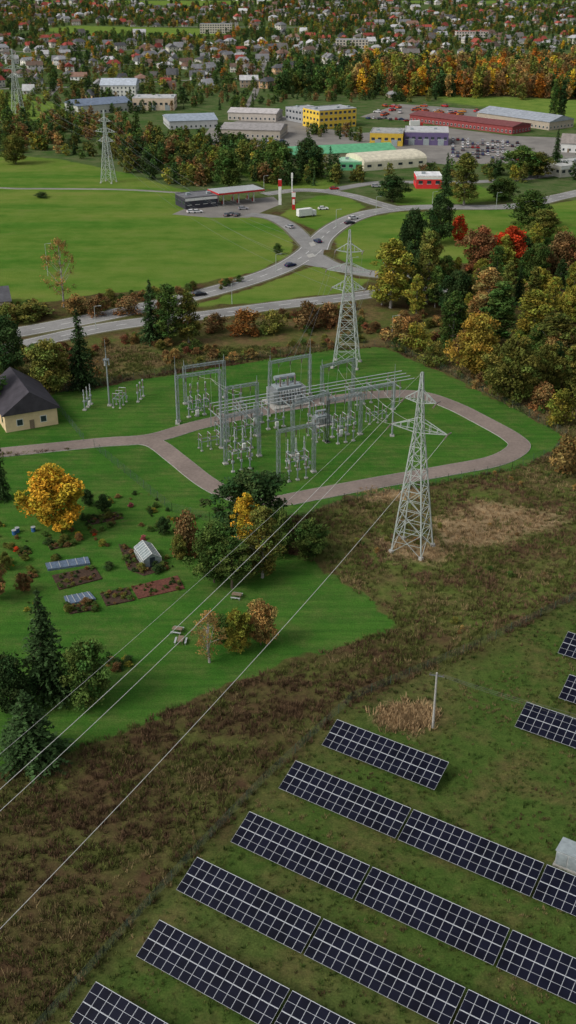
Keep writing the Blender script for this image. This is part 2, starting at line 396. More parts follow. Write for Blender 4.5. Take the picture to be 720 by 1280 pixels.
# ---------------------------------------------------------------- roads
ZR=[.03]
def smooth(pts,k=8):
    pts=[np.array(p[:2],float) for p in pts]; p=[2*pts[0]-pts[1]]+pts+[2*pts[-1]-pts[-2]]; out=[]
    for i in range(1,len(p)-2):
        for j in range(k):
            t=j/k; out.append(.5*((2*p[i])+(-p[i-1]+p[i+1])*t+(2*p[i-1]-5*p[i]+4*p[i+1]-p[i+2])*t*t+(-p[i-1]+3*p[i]-3*p[i+1]+p[i+2])*t**3))
    out.append(pts[-1]); return np.array(out)
def offs(c,o):
    d=np.gradient(c,axis=0); d/=np.linalg.norm(d,axis=1)[:,None]; return c+np.stack([-d[:,1],d[:,0]],1)*o
def ribbon(c,a,b_,z,name,mat):
    L=offs(c,a);R=offs(c,b_);n=len(c);mb=MB()
    mb.add([(*p,z) for p in L]+[(*p,z) for p in R],[(n+i,n+i+1,i+1,i) for i in range(n-1)],mat); return mb.build(name)
def dashes(c,o,w,z,on,off_,mb,mat='white'):
    L=offs(c,o-w/2);R=offs(c,o+w/2);s=0
    for i in range(len(c)-1):
        sl=np.linalg.norm(c[i+1]-c[i]); n=max(1,int(sl/1.0))
        for j in range(n):
            if (s%(on+off_))<on:
                a,b2=j/n,(j+1)/n
                mb.add([(*(L[i]*(1-a)+L[i+1]*a),z),(*(L[i]*(1-b2)+L[i+1]*b2),z),(*(R[i]*(1-b2)+R[i+1]*b2),z),(*(R[i]*(1-a)+R[i+1]*a),z)],[(3,2,1,0)],mat)
            s+=sl/n
def road(px,w,mark=True,mat='asph',kerb=False,name='road'):
    c=smooth([P(u,v) for u,v in px]); z=ZR[0]; ZR[0]+=.012
    ribbon(c,-w/2,w/2,z,name,mat)
    if not kerb and mat=='asph': ribbon(c,-w/2-.9,w/2+.9,.012+ZR[0]*.01,'road_verge','gravelv')
    if mark:
        mb=MB(); dashes(c,0,.2,z+.006,4,5,mb); dashes(c,-w/2+.35,.16,z+.006,1e9,1,mb); dashes(c,w/2-.35,.16,z+.006,1e9,1,mb); mb.build('road_markings')
    if kerb:
        for s in(-1,1):
            L=offs(c,s*w/2);mb=MB()
            for i in range(len(L)-1):
                a,b2=L[i],L[i+1]; d=(b2-a)/np.linalg.norm(b2-a); nrm=np.array((-d[1],d[0]))*.07
                mb.add([(*(a-nrm),0),(*(b2-nrm),0),(*(b2+nrm),0),(*(a+nrm),0),(*(a-nrm),.12),(*(b2-nrm),.12),(*(b2+nrm),.12),(*(a+nrm),.12)],[(4,5,6,7),(0,1,5,4),(2,3,7,6)],'conc')
            mb.build('kerb')
    return c
def patch(poly,z,name,mat):
    mb=MB(); w=W(poly); mb.add([(*p,z) for p in w],[tuple(range(len(w)))],mat); return mb.build(name)
road([(-200,478),(-60,450),(30,431),(110,413),(180,402),(255,394),(345,382),(430,372),(480,366),(560,362)],8)
road([(-200,446),(-60,428),(30,414),(110,399),(180,384),(250,368),(310,351),(355,334),(385,315),(398,300)],9)
road([(392,320),(412,331),(440,338),(470,343),(520,346)],8,False)
road([(395,312),(402,298),(422,282),(448,270),(480,263),(530,259),(640,258),(700,246),(760,234),(900,215)],9)
road([(392,312),(378,298),(362,283),(340,272),(310,268)],7,False)
road([(330,243),(370,238),(405,239),(440,245),(470,254),(500,262)],7)
road([(410,239),(440,233),(480,228),(560,228),(640,225),(720,214)],6.5,False)
patch([(378,300),(397,295),(406,303),(404,318),(418,334),(398,334),(376,330),(372,318)],.022,'junction_paving','asph')
patch([(386,304),(392,302),(395,307),(389,309)],.15,'traffic_island','conc')
patch([(383,319),(391,317),(395,321),(386,323)],.15,'traffic_island','conc')
patch([(215,268),(238,258),(300,250),(342,246),(352,255),(330,264),(312,272),(262,272)],.024,'forecourt_paving','yard')
road([(-120,226),(0,235),(60,236),(150,237),(225,241)],2.4,False,'yard',True,'footpath')
road([(-60,572),(0,566),(60,560),(130,553),(190,548),(250,531),(330,514),(420,499),(480,493),(525,494),(565,507),(605,527),(640,547),(648,560),(620,576),(560,588),(480,602),(400,617),(360,625)],5.0,False,'asph2',True,'service_road')
road([(172,550),(195,555),(222,575),(255,601),(285,617),(325,627),(362,625)],4.6,False,'asph2',True,'service_road')
patch([(245,184),(262,160),(340,140),(395,160),(455,166),(560,160),(640,170),(700,172),(735,195),(640,204),(560,206),(470,196),(395,203),(350,188),(300,180)],.016,'yard_paving','yard')
patch([(450,146),(500,130),(560,134),(640,140),(600,148),(520,152)],.017,'yard_paving','yard')
for px in([(-100,112),(60,110),(160,104),(300,98),(420,96)],[(0,88),(180,80),(360,76),(430,72)],[(60,120),(90,90),(130,60),(200,46)],[(-50,66),(200,62),(420,60),(720,54)],[(300,140),(318,118),(330,80),(345,60),(360,44)],[(500,60),(560,46),(640,40),(760,36)],[(170,33),(400,34),(620,30)]):
    road(px,5,False,'yard',True,'street')
# ---------------------------------------------------------------- pylons
def pylon(x,y,h,base,ang,name='lattice_pylon',arms=((24,5.4),(29.5,3.0)),k=1.0):
    mb=MB(); s=h/35.
    lv=[0,4.5,8.8,12.6,15.8,18.6,21.2,24,26.8,29.5,32.2,35]
    def wd(z): return base*(1-z/24)+1.5*(z/24) if z<24 else 1.5+(z-24)/11*(.35-1.5)
    def cor(z,i):
        w=wd(z)/2; return ((-w,w,w,-w)[i]*s,(-w,-w,w,w)[i]*s,z*s)
    for a,b_ in zip(lv[:-1],lv[1:]):
        for i in range(4):
            mb.beam(cor(a,i),cor(b_,i),(.22 if a<20 else .15)*k,'steel')
            j=(i+1)%4
            mb.beam(cor(a,i),cor(b_,j),.09*k,'steel'); mb.beam(cor(a,j),cor(b_,i),.09*k,'steel'); mb.beam(cor(b_,i),cor(b_,j),.09*k,'steel')
            if b_<13:
                m1=[(p+q)/2 for p,q in zip(cor(a,i),cor(b_,j))]
                mb.beam([(p+q)/2 for p,q in zip(cor(a,i),cor(b_,i))],m1,.06*k,'steel'); mb.beam([(p+q)/2 for p,q in zip(cor(a,j),cor(b_,j))],m1,.06*k,'steel')
    for i in range(4):
        c=cor(0,i); mb.prism((c[0],c[1],-.1),(c[0],c[1],.45),.6,.45,6,'conc')
    tips=[]
    for z,hl in arms:
        for sg in(-1,1):
            tip=(sg*hl*s,0,(z+.3)*s); i1,i2=((1,2) if sg>0 else (0,3))
            c1,c2=cor(z,i1),cor(z,i2); d1,d2=cor(z+2.2,i1),cor(z+2.2,i2)
            for c_ in(c1,c2,d1,d2): mb.beam(c_,tip,.12*k,'steel')
            for f in(.3,.6,.8):
                L=lambda p:tuple(p[q]*(1-f)+tip[q]*f for q in range(3))
                mb.beam(L(c1),L(c2),.07*k,'steel');mb.beam(L(c1),L(d1),.07*k,'steel');mb.beam(L(c2),L(d2),.07*k,'steel');mb.beam(L(c1),L(d2),.06*k,'steel')
            for sy in(-1,1):
                mb.prism(tip,(tip[0],sy*1.8*s,tip[2]-.25),.13*k,.13*k,6,'cer')
            tips.append((tip,sg))
    mb.build(name,(x,y,0),ang)
    ca,sa=math.cos(ang),math.sin(ang)
    def w(p): return (x+p[0]*ca-p[1]*sa,y+p[0]*sa+p[1]*ca,p[2])
    return [w(t) for t,_ in tips]+[w((0,0,35*s))]
def cable(mb,a,b_,sag,r,n=24,mat='wire'):
    a=np.array(a,float);b_=np.array(b_,float);pp=[]
    for i in range(n+1):
        t=i/n;p=a*(1-t)+b_*t;p[2]-=4*sag*t*(1-t);pp.append(p)
    for p,q in zip(pp[:-1],pp[1:]): mb.prism(p,q,r,r,4,mat,False)
X1=P(515,686);A1=math.atan2(-.47,.883)
t1=pylon(X1[0],X1[1],35,6.0,A1)
X2=P(433,456);t2=pylon(X2[0],X2[1],36.5,6.4,math.atan2(-.2,1),arms=((20,4.2),(24.5,5.6),(29.5,3.4)),k=1.1)
X3=P(136,228);t3=pylon(X3[0],X3[1],33.5,6,-.3,arms=((20,4.2),(24.5,5.6),(29.5,3.4)),k=1.1)
X4=P(23,143);t4=pylon(X4[0],X4[1],42,6,-.2,arms=((20,4.2),(24.5,5.6),(29.5,3.4)),k=1.2)
X0=(X1[0]-.47*225,X1[1]-.883*225);t0=pylon(X0[0],X0[1],35,6.2,A1)
mb=MB()
for i in(0,1): cable(mb,t1[i],t0[i],6.5,.036,40)
cable(mb,t1[2],t0[2],6.6,.036,40)
cable(mb,t1[4],t0[4],4.5,.018,40)
mb.build('overhead_power_line')
mb=MB()
for i in range(0,6): cable(mb,t2[i],t3[i],7,.022,24,'wired')
for i in range(0,6): cable(mb,t3[i],t4[i],7,.03,24,'wired')
mb.build('overhead_power_line')
# ---------------------------------------------------------------- substation
AX=math.atan2(.432,.902)
def gpost(mb,x,y,h,w=.6,m='steelg'):
    n=max(3,int(h/1.3))
    q=[(-w/2,-w/2),(w/2,-w/2),(w/2,w/2),(-w/2,w/2)]
    ca,sa=math.cos(AX),math.sin(AX); q=[(x+a*ca-b_*sa,y+a*sa+b_*ca) for a,b_ in q]
    for i in range(4):
        mb.beam((*q[i],0),(*q[i],h),.12,m)
        for k in range(n):
            z0,z1=h*k/n,h*(k+1)/n; j=(i+1)%4
            a,b_=(i,j) if k%2 else (j,i); mb.beam((*q[a],z0),(*q[b_],z1),.06,m)
    mb.box((x,y,.15),(1.1,1.1,.34),'conc',AX)
def gbeam(mb,a,b_,w=.55,m='steelg'):
    a=np.array(a,float);b_=np.array(b_,float);d=b_-a;L=np.linalg.norm(d);d/=L;n=np.array((-d[1],d[0],0))*w/2;zz=np.array((0,0,w))
    ch=[lambda t:a+d*t+n,lambda t:a+d*t-n,lambda t:a+d*t-n-zz,lambda t:a+d*t+n-zz]
    for c_ in ch: mb.beam(c_(0),c_(L),.1,m)
    k=max(3,int(L/1.0))
    for i in range(k):
        t0_,t1_=L*i/k,L*(i+1)/k
        for p in range(4):
            q=(p+1)%4; mb.beam(ch[p](t0_),ch[q](t1_),.055,m)
def insul(mb,x,y,z,h,r=.14,m='cer'):
    n=max(3,int(h/.28))
    for i in range(n):
        z0=z+h*i/n; mb.prism((x,y,z0),(x,y,z0+h/n*.9),r,r*.6,7,m,False)
GANT=[]
def gantry(px,top,name='substation_gantry'):
    mb=MB(); pts=[P(u,v) for u,v in px]; h=topz(pts[0][1],top)
    for p in pts: gpost(mb,p[0],p[1],h)
    for p in pts: mb.prism((p[0],p[1],h),(p[0],p[1],h+1.6),.12,.04,5,'steelg')
    for p,q in zip(pts[:-1],pts[1:]):
        gbeam(mb,(p[0],p[1],h),(q[0],q[1],h)); L=math.dist(p,q)
        for k in range(3):
            t=(k+.75)/3.5; x,y=p[0]*(1-t)+q[0]*t,p[1]*(1-t)+q[1]*t
            for s in range(5): mb.prism((x,y,h-.8-s*.22),(x,y,h-.96-s*.22),.16,.09,6,'cer',False)
            GANT.append((x,y,h-1.9))
    mb.build(name); return h
gantry([(223,527),(276,518)],470)
gantry([(232,505),(281,497)],458)
gantry([(282,580),(324,570)],520)
gantry([(284,552),(322,545)],484)
gantry([(348,600),(392,590)],538)
gantry([(366,570),(409,553)],505)
gantry([(409,553),(450,543)],500)
gantry([(338,503),(387,493)],452)
gantry([(402,505),(441,495)],457)
gantry([(437,522),(491,512)],488)
def dmesh():
    mb=MB()
    for x in(-2.2,0,2.2):
        for y_ in(-.9,.9):
            mb.beam((x,y_,0),(x,y_,2.3),.15,'steelg'); mb.box((x,y_,.1),(.5,.5,.24),'conc'); insul(mb,x,y_,2.45,1.25)
        mb.beam((x,-1,2.38),(x,1,2.38),.15,'steelg'); mb.prism((x,-.9,3.75),(x,.9,3.75),.06,.06,5,'alu')
    mb.beam((-2.5,-.9,2.2),(2.5,-.9,2.2),.14,'steelg');mb.beam((-2.5,.9,2.2),(2.5,.9,2.2),.14,'steelg'); mb.box((2.5,-.9,1.2),(.4,.35,.7),'cerw')
    return mb
def cmesh():
    mb=MB()
    for x in(-2,0,2):
        mb.beam((x,0,0),(x,0,2.2),.25,'steelg'); mb.box((x,0,.12),(.9,.9,.28),'conc'); mb.box((x,0,2.35),(.55,.55,.3),'tfm')
        insul(mb,x,0,2.5,1.4,.16,'cerw'); mb.box((x,0,4.0),(.35,.35,.25),'tfm'); insul(mb,x,0,4.12,1.3,.14,'cerw')
    mb.beam((-2,0,1.9),(2,0,1.9),.14,'steelg'); mb.box((0,-.5,1.2),(.8,.45,1.1),'white')
    return mb
def imesh():
    mb=MB()
    for x in(-2,0,2):
        mb.beam((x,0,0),(x,0,2.3),.2,'steelg'); mb.box((x,0,.12),(.7,.7,.28),'conc'); mb.box((x,0,2.5),(.5,.5,.4),'tfm')
        insul(mb,x,0,2.7,1.5,.16,'cer'); mb.prism((x,0,4.2),(x,0,4.6),.22,.18,8,'cerw')
    return mb
protos={}
for nm,f in(('disconnector_switch',dmesh),('circuit_breaker',cmesh),('instrument_transformer',imesh)):
    o=f().build(nm,link=False); protos[nm]=o.data
def eq(nm,u,v,rot=0): x,y,_=P(u,v); place(protos[nm],nm,(x,y,0),AX+rot)
for u,v in((300,575),(372,585),(430,535),(250,512),(305,545),(470,527),(262,560)): eq('disconnector_switch',u,v)
for u,v in((304,562),(370,575),(345,535),(246,520),(425,545),(318,530)): eq('circuit_breaker',u,v)
for u,v in((302,588),(372,600),(248,500),(395,528),(432,553),(292,505),(455,505)): eq('instrument_transformer',u,v)
for u,v in((395,548),(278,542),(300,515)): eq('disconnector_switch',u,v,math.pi/2)
eq('circuit_breaker',110,509,.9);eq('instrument_transformer',176,499,.9);eq('disconnector_switch',150,506,.9)
# busbars
mb=MB()
ax=np.array((.902,.432,0));ay=np.array((-.432,.902,0));O=np.array(P(262,532))
for k in(-3.,-1,1,3.):
    a=O+ay*(k-4);b_=a+ax*52; mb.prism((a[0],a[1],6),(b_[0],b_[1],6),.1,.1,6,'alu')
    for s in range(0,53,6):
        p=a+ax*s
        if k in(-3.,3.): mb.beam((p[0],p[1],0),(p[0],p[1],4.2),.18,'steelg')
        insul(mb,p[0],p[1],4.4,1.55,.15)
for s in range(0,53,6):
    p=O+ay*-7.6+ax*s;q=O+ay*-.4+ax*s; mb.beam((p[0],p[1],4.3),(q[0],q[1],4.3),.2,'steelg')
mb.build('substation_busbar')
mb=MB()
for i in range(len(GANT)):
    g=GANT[i]
    for j in range(i+1,len(GANT)):
        q=GANT[j]; d=math.dist(g[:2],q[:2])
        if 7<d<17 and abs(np.dot(np.array(g[:2])-np.array(q[:2]),ax[:2]))<2.0: cable(mb,g,q,.5,.025,8)
    cable(mb,g,(g[0]+random.uniform(-.5,.5),g[1]-1.5,4.2),-.1,.02,5)
for i,g in zip((0,1,2),(GANT[27],GANT[28],GANT[29])): cable(mb,t1[i],g,1.5,.028,16)
for i,g in zip((0,2,4),(GANT[21],GANT[22],GANT[23])): cable(mb,t2[i],g,1.0,.022,16,'wired')
for i,g in zip((1,3,5),(GANT[24],GANT[25],GANT[26])): cable(mb,t2[i],g,1.0,.022,16,'wired')
mb.build('substation_conductors')
def transformer(u,v,s=1.0):
    x,y,_=P(u,v); mb=MB()
    mb.box((0,0,.2),(8,6,.5),'conc'); mb.box((0,0,2.1),(5,2.6,3.2),'tfm'); mb.box((0,0,3.85),(5.3,2.9,.3),'tfm')
    for sx in(-1,1):
        for i in range(7): mb.box((sx*3.1,-1.5+i*.5,2.2),(1.0,.22,2.7),'cerw')
        mb.box((sx*2.6,0,3.3),(.3,2.8,.2),'steeld')
    for i in range(8): mb.box((-2.1+i*.6,-1.65,2.1),(.2,.6,2.4),'cerw')
    mb.prism((-2.2,.9,5.3),(2.2,.9,5.3),.5,.5,10,'tfm'); mb.beam((-1.8,.9,3.9),(-1.8,.9,5),.2,'steeld'); mb.beam((1.8,.9,3.9),(1.8,.9,5),.2,'steeld')
    for i in(-1.6,0,1.6): insul(mb,i,-.6,4,1.9,.2,'cer'); insul(mb,i*.5,.3,4,.9,.13,'cerw')
    mb.box((1.4,-2.2,1.5),(.9,.4,1.6),'cerw')
    mb.build('power_transformer',(x,y,0),AX,scl=(s,s,s))
transformer(358,504,1.25); transformer(402,530,.6)
def mast(u,v,vt,nm='lightning_mast',lat=False):
    x,y,_=P(u,v);h=topz(y,vt);mb=MB()
    mb.prism((0,0,0),(0,0,h*.75),.24,.14,8,'steelg');mb.prism((0,0,h*.75),(0,0,h),.09,.03,6,'steelg');mb.box((0,0,.15),(1,1,.35),'conc')
    if lat:
        mb.box((0,0,h*.7),(1.4,1.4,.12),'steeld')
        for a in range(3): mb.box((.6*math.cos(a*2.1),.6*math.sin(a*2.1),h*.66),(.3,.2,1.4),'cerw',a*2.1)
    mb.build(nm,(x,y,0))
mast(137,507,424,lat=True,nm='telecom_mast');mast(387,520,424);mast(222,530,445);mast(490,545,455);mast(336,520,452);mast(277,560,455)
def fence(px,h=2.0,name='chain_link_fence',m='fence',step=3):
    mb=MB()
    pts=[np.array(P(u,v)) for u,v in px]
    for a,b_ in zip(pts[:-1],pts[1:]):
        L=np.linalg.norm(b_-a);n=max(1,int(L/step))
        for i in range(n+1):
            p=a+(b_-a)*i/n; mb.beam(p,p+np.array((0,0,h+.1)),.07,m)
        for z in np.linspace(.12,h,8): mb.beam(a+np.array((0,0,z)),b_+np.array((0,0,z)),.014,m)
        for i in range(int(L/.6)):
            p=a+(b_-a)*i*.6/L; mb.beam(p+np.array((0,0,.1)),p+np.array((0,0,h)),.012,m)
    mb.build(name)
fence([(70,508),(105,552)]);fence([(118,560),(215,640),(262,652),(372,648),(430,628),(560,603),(640,588),(692,568),(708,547),(650,515),(560,467),(482,432),(400,438),(300,452),(220,466),(70,492)])
fence([(745,736),(600,808),(440,876),(330,978),(240,1072),(130,1195),(60,1275),(0,1340)],1.6,step=3.5)
# ---------------------------------------------------------------- solar
RD_=np.array((.845,-.535,0));UP_=np.array((.535,.845,0))
def solar_mesh(length=17.45,ncol=15):
    mb=MB(); tilt=math.radians(21)
    e=RD_; n2=UP_*math.cos(tilt)+np.array((0,0,math.sin(tilt))); nm=np.cross(e,n2)
    def pt(a,b_,c_=0): return e*a+n2*b_+nm*c_
    def slab(a0,a1,b0,b1,c0,c1,m):
        vs=[pt(a,b_,c_) for c_ in(c0,c1) for a,b_ in((a0,b0),(a1,b0),(a1,b1),(a0,b1))]
        mb.add(vs,[(3,2,1,0),(4,5,6,7),(0,1,5,4),(1,2,6,5),(2,3,7,6),(3,0,4,7)],m)
    pw=length/ncol
    for i in range(ncol):
        for j in range(2):
            a0=i*pw;b0=j*2.31
            slab(a0+.01,a0+pw-.01,b0+.01,b0+2.30,-.04,0,'alu')
            for k in range(2): slab(a0+.035,a0+pw-.035,b0+.035+k*1.12,b0+1.115+k*1.12,0,.006,'cell')
    for b_ in(.8,3.7): mb.beam(pt(0,b_,-.12),pt(length,b_,-.12),.1,'steel')
    k=5
    for i in range(k):
        a=.8+(length-1.6)*i/(k-1)
        mb.beam(pt(a,.1,-.2),pt(a,4.5,-.2),.1,'steel')
        for b_ in(.8,3.7):
            p=pt(a,b_,-.2); mb.beam(p,(p[0],p[1],-.9),.12,'steel')
    return mb.build('solar_panel_table',link=False).data
SM=solar_mesh()
def row(u,v,cnt):
    p=np.array(P(u,v,.8))
    for i in range(cnt):
        q=p+RD_*17.8*i; place(SM,'solar_panel_table',q)
row(402,931,1);row(348,985,4);row(288,1052,4);row(220,1112,4);row(170,1195,3);row(87,1277,3)
row(643,908,3);row(698,872,2);row(697,816,2);row(30,1372,3)
# ---------------------------------------------------------------- buildings
def house_mesh(L,Wd,h,rh,name,floors=1,chim=True,over=.5,hip=0.0):
    mb=MB(); a,b_=L/2,Wd/2
    mb.add([(-a,-b_,0),(a,-b_,0),(a,b_,0),(-a,b_,0),(-a,-b_,h),(a,-b_,h),(a,b_,h),(-a,b_,h),(-a+hip*L,0,h+rh-.02),(a-hip*L,0,h+rh-.02)],
        [(0,1,5,4),(2,3,7,6),(1,2,6,9,5),(3,0,4,8,7)],'wall')
    A,B=a+over,b_+over;dz=rh*over/b_;hh=hip*L;t=.15
    vs=[(-A,-B,h-dz),(A,-B,h-dz),(A,B,h-dz),(-A,B,h-dz),(-A+hh,0,h+rh),(A-hh,0,h+rh)]
    mb.add(vs+[(x,y_,z+t) for x,y_,z in vs],[(6,7,11,10),(8,9,10,11),(7,8,11),(9,6,10),(0,1,7,6),(1,2,8,7),(2,3,9,8),(3,0,6,9),(0,4,5,1),(2,5,4,3)],'roof')
    nf=max(1,int(L/3)); nw=max(1,int(Wd/3.2))
    for fl in range(floors):
        z=1.5+fl*2.8
        for i in range(nf):
            x=-a+(i+.5)*L/nf
            for s in(-1,1):
                mb.box((x,s*(b_+.015),z),(1.3,.05,1.5),'white');mb.box((x,s*(b_+.03),z),(1.1,.06,1.3),'glass')
        for i in range(nw):
            y_=-b_+(i+.5)*Wd/nw
            for s in(-1,1):
                mb.box((s*(a+.015),y_,z),(.05,1.2,1.5),'white');mb.box((s*(a+.03),y_,z),(.06,1.0,1.3),'glass')
    if floors: mb.box((-a*.5,-b_-.04,1.05),(1.0,.1,2.1),'wood')
    if chim: mb.box((a*.3,.6,h+rh+.1),(.7,.7,1.6),'chim')
    return mb
M['chim']=simple('brick_chimney',(.25,.1,.07),.9)
HP=[]
for i,(L,w,h,rh,fl,hp) in enumerate([(11,8,3,3.4,1,0),(12,9,5.6,2.6,2,.25),(9,7.5,3.2,4,1,0),(14,9,5.8,3,2,0),(16,10,3.2,2.4,1,.3)]):
    HP.append(house_mesh(L,w,h,rh,'house',fl,hip=hp).build('house_proto',link=False).data)
RC=[(.24,.05,.038),(.30,.07,.05),(.16,.16,.165),(.26,.26,.26),(.36,.36,.37),(.13,.09,.07),(.09,.09,.095),(.20,.12,.09),(.46,.46,.46),(.2,.2,.21),(.14,.13,.12)]
WC=[(.62,.58,.5),(.7,.7,.67),(.55,.44,.24),(.35,.27,.2),(.5,.5,.47),(.55,.36,.2),(.72,.68,.6)]
def block(name,u1,v1,u2,v2,dep,h,wall,roof,kind='flat',rh=2,floors=1,win=True,strip=None,doors=0):
    p=np.array(P(u1,v1));q=np.array(P(u2,v2));d=q-p;L=np.linalg.norm(d);ang=math.atan2(d[1],d[0])
    mb=MB(); D=dep
    if kind=='gable':
        m=house_mesh(L,D,h,rh,name,floors if win else 0,False)
        ctr=(p+q)/2+np.array((-math.sin(ang),math.cos(ang),0))*D/2
        return m.build(name,ctr,ang,{'tint':roof,'wall':wall})
    if kind=='arch':   # vertical walls with a shallow curved roof
        n=10;wh=h*.62;prof=[(0,0)]+[(D/2-D/2*math.cos(math.pi*i/n),wh+(h-wh)*math.sin(math.pi*i/n)) for i in range(n+1)]+[(D,0)];k=len(prof)
        vs=[(0,a,z) for a,z in prof]+[(L,a,z) for a,z in prof]
        mb.add(vs,[(i,k+i,k+1+i,i+1) for i in range(1,k-2)],'roof');mb.add(vs,[(0,k,k+1,1),(k-2,2*k-2,2*k-1,k-1),tuple(range(k)),tuple(range(k,2*k))[::-1]],'wall')
        for i in range(int(L/6)): mb.box((3+i*6,-.05,wh*.55),(2.4,.1,1.2),'glass')
        mb.box((-.06,D/2,2),(.12,4,4),'tfm');mb.box((L+.06,D/2,2),(.12,4,4),'tfm')
        return mb.build(name,p,ang,{'tint':roof,'wall':wall})
    mb.box((L/2,D/2,h/2),(L,D,h),'wall'); mb.box((L/2,D/2,h+.1),(L-.6,D-.6,.2),'roof')
    for c_,s_ in(((L/2,.15,h+.25),(L,.3,.5)),((L/2,D-.15,h+.25),(L,.3,.5)),((.15,D/2,h+.25),(.3,D-.6,.5)),((L-.15,D/2,h+.25),(.3,D-.6,.5))): mb.box(c_,s_,'roof')
    for i in range(int(L/14)+1): mb.box((min(L-2,4+i*14),D*random.uniform(.3,.7),h+.7),(1.8,1.4,1),'tfm')
    if strip: mb.box((L/2,-.03,h-.6),(L-.02,.1,1.1),strip)
    if win:
        for fl in range(floors):
            z=h*(fl+.55)/floors;n=int(L/3.4)
            for i in range(n):
                x=(i+.5)*L/n;mb.box((x,-.03,z),(2.0,.08,min(1.5,h/floors*.5)),'glass');mb.box((x,-.05,z-min(.75,h/floors*.25)-.08),(2.2,.16,.12),'white')
            n=max(1,int(D/4))
            for i in range(n):
                y_=(i+.5)*D/n
                for xx in(-.03,L+.03): mb.box((xx,y_,z),(.08,2,min(1.4,h/floors*.5)),'glass')
    for i in range(doors): mb.box(((i+.5)*L/doors,-.06,1.8),(3.4,.14,3.6),'tfm')
    return mb.build(name,p,ang,{'tint':roof,'wall':wall})
GR=(.3,.31,.32)
pa=P(8,541);pb=P(73,530)
d=np.array(pb)-np.array(pa);Wd=np.linalg.norm(d);ang=math.atan2(d[1],d[0])
nv=np.array((-math.sin(ang),math.cos(ang),0));ctr=(np.array(pa)+np.array(pb))/2+nv*9
m=house_mesh(18,Wd,4.8,4.4,'yellow_house',0,False,.7)
for yy_ in(-2.8,2.8): m.box((-9.015,yy_,2.0),(.05,1.6,1.7),'white');m.box((-9.03,yy_,2.0),(.08,1.3,1.4),'glass')
m.box((-9.03,0,5.6),(.08,.9,.9),'white');m.box((-9.03,0,1.1),(.08,1.1,2.2),'wood')
for i in range(4): m.box((-6+i*4,-Wd/2-.03,2.2),(1.3,.08,1.4),'glass');m.box((-6+i*4,Wd/2+.03,2.2),(1.3,.08,1.4),'glass')
m.build('yellow_house',ctr,ang+math.pi/2,{'tint':(.06,.055,.065),'wall':(.72,.56,.33)})
block('dark_roof_house',-30,392,14,388,12,3.2,(.5,.45,.35),(.1,.1,.11),'gable',3)
block('gas_station_shop',232,262,272,258,12,4.6,(.04,.04,.05),(.14,.14,.15),strip='white',floors=1)
def canopy(u1,v1,u2,v2,dep,h):
    p=np.array(P(u1,v1));q=np.array(P(u2,v2));d=q-p;L=np.linalg.norm(d);ang=math.atan2(d[1],d[0]);mb=MB()
    mb.box((L/2,dep/2,h+.45),(L,dep,.9),'cerw');mb.box((L/2,-.04,h+.45),(L,.1,.7),'red');mb.box((L+.04,dep/2,h+.45),(.1,dep,.7),'red');mb.box((-.04,dep/2,h+.45),(.1,dep,.7),'red')
    for i in range(3):
        x=L*(i+.5)/3
        for y_ in(dep*.3,dep*.75): mb.box((x,y_,h/2),(.4,.4,h),'white');mb.box((x,y_+1,.9),(.6,.9,1.6),'red');mb.box((x,y_+.5,.12),(1.2,3.4,.24),'conc')
    mb.build('gas_station_canopy',p,ang)
canopy(274,259,331,253,12,5.0)
def totem(u,v,vt,w,m1,m2):
    x,y,_=P(u,v);h=topz(y,vt);mb=MB();mb.box((0,0,h/2),(w,.5,h),m1);mb.box((0,0,h*.85),(w+.3,.6,h*.25),m2);mb.box((0,-.3,h*.45),(w*.7,.1,h*.3),'white');mb.build('price_totem_sign',(x,y,0))
totem(350,256,224,1.3,'white','red');totem(367,262,240,1.4,'red','white');totem(365,240,216,.6,'white','white')
YL=(.62,.42,.06)
block('yellow_office_building',399,162,445,158,20,11,YL,GR,floors=3)
block('grey_factory_building',357,150,398,158,18,8,(.35,.36,.37),(.42,.43,.45),floors=2)
block('maroon_warehouse',512,152,640,168,20,4.5,(.22,.05,.05),(.15,.05,.05),'gable',1.6)
block('grey_roof_hall',596,150,686,163,24,5,(.45,.38,.3),(.33,.36,.40),'gable',3)
block('purple_shop_building',505,181,560,182,24,7,(.14,.11,.22),(.5,.5,.5),doors=3)
block('yellow_shop_building',462,182,503,183,20,7,YL,(.4,.4,.38),doors=2)
block('green_roof_warehouse',368,206,495,200,24,5,(.5,.45,.3),(.12,.38,.20),'gable',2.4)
block('arched_hall',455,214,533,208,22,7,(.65,.6,.45),(.56,.52,.40),'arch')
block('green_shed',425,213,452,213,14,4,(.12,.4,.2),(.3,.5,.35))
block('red_white_kiosk_shop',520,236,552,236,12,5.5,(.6,.04,.04),(.6,.6,.6),strip='white')
block('blue_roof_hall',98,144,165,139,24,6,(.5,.5,.45),(.16,.2,.27),'gable',3)
block('white_office_building',126,122,170,122,22,9,(.6,.6,.55),(.38,.42,.47),'gable',4,3)
block('flat_roof_hall',166,138,218,138,22,8,(.5,.4,.3),(.4,.4,.4),doors=3)
block('low_grey_hall',212,162,272,160,30,5,(.4,.4,.4),(.24,.28,.33),'gable',2.4)
block('low_warehouse',276,172,350,174,26,5,(.45,.4,.33),(.34,.32,.31),'gable',2.2)
block('low_warehouse',285,150,345,152,18,5,(.5,.45,.4),(.48,.45,.44),'gable',2)
block('white_yellow_shop',700,222,760,216,18,5,(.62,.6,.5),(.55,.55,.52),strip='white')
block('small_white_house',700,190,740,192,14,5,(.6,.6,.58),(.25,.22,.2),'gable',4)
block('apartment_block',420,64,460,64,14,12,(.5,.45,.38),GR,floors=4)
block('apartment_block',250,42,290,42,14,12,(.55,.5,.42),GR,floors=4)
block('apartment_block',570,50,610,50,14,10,(.55,.5,.45),(.3,.1,.08),floors=3)
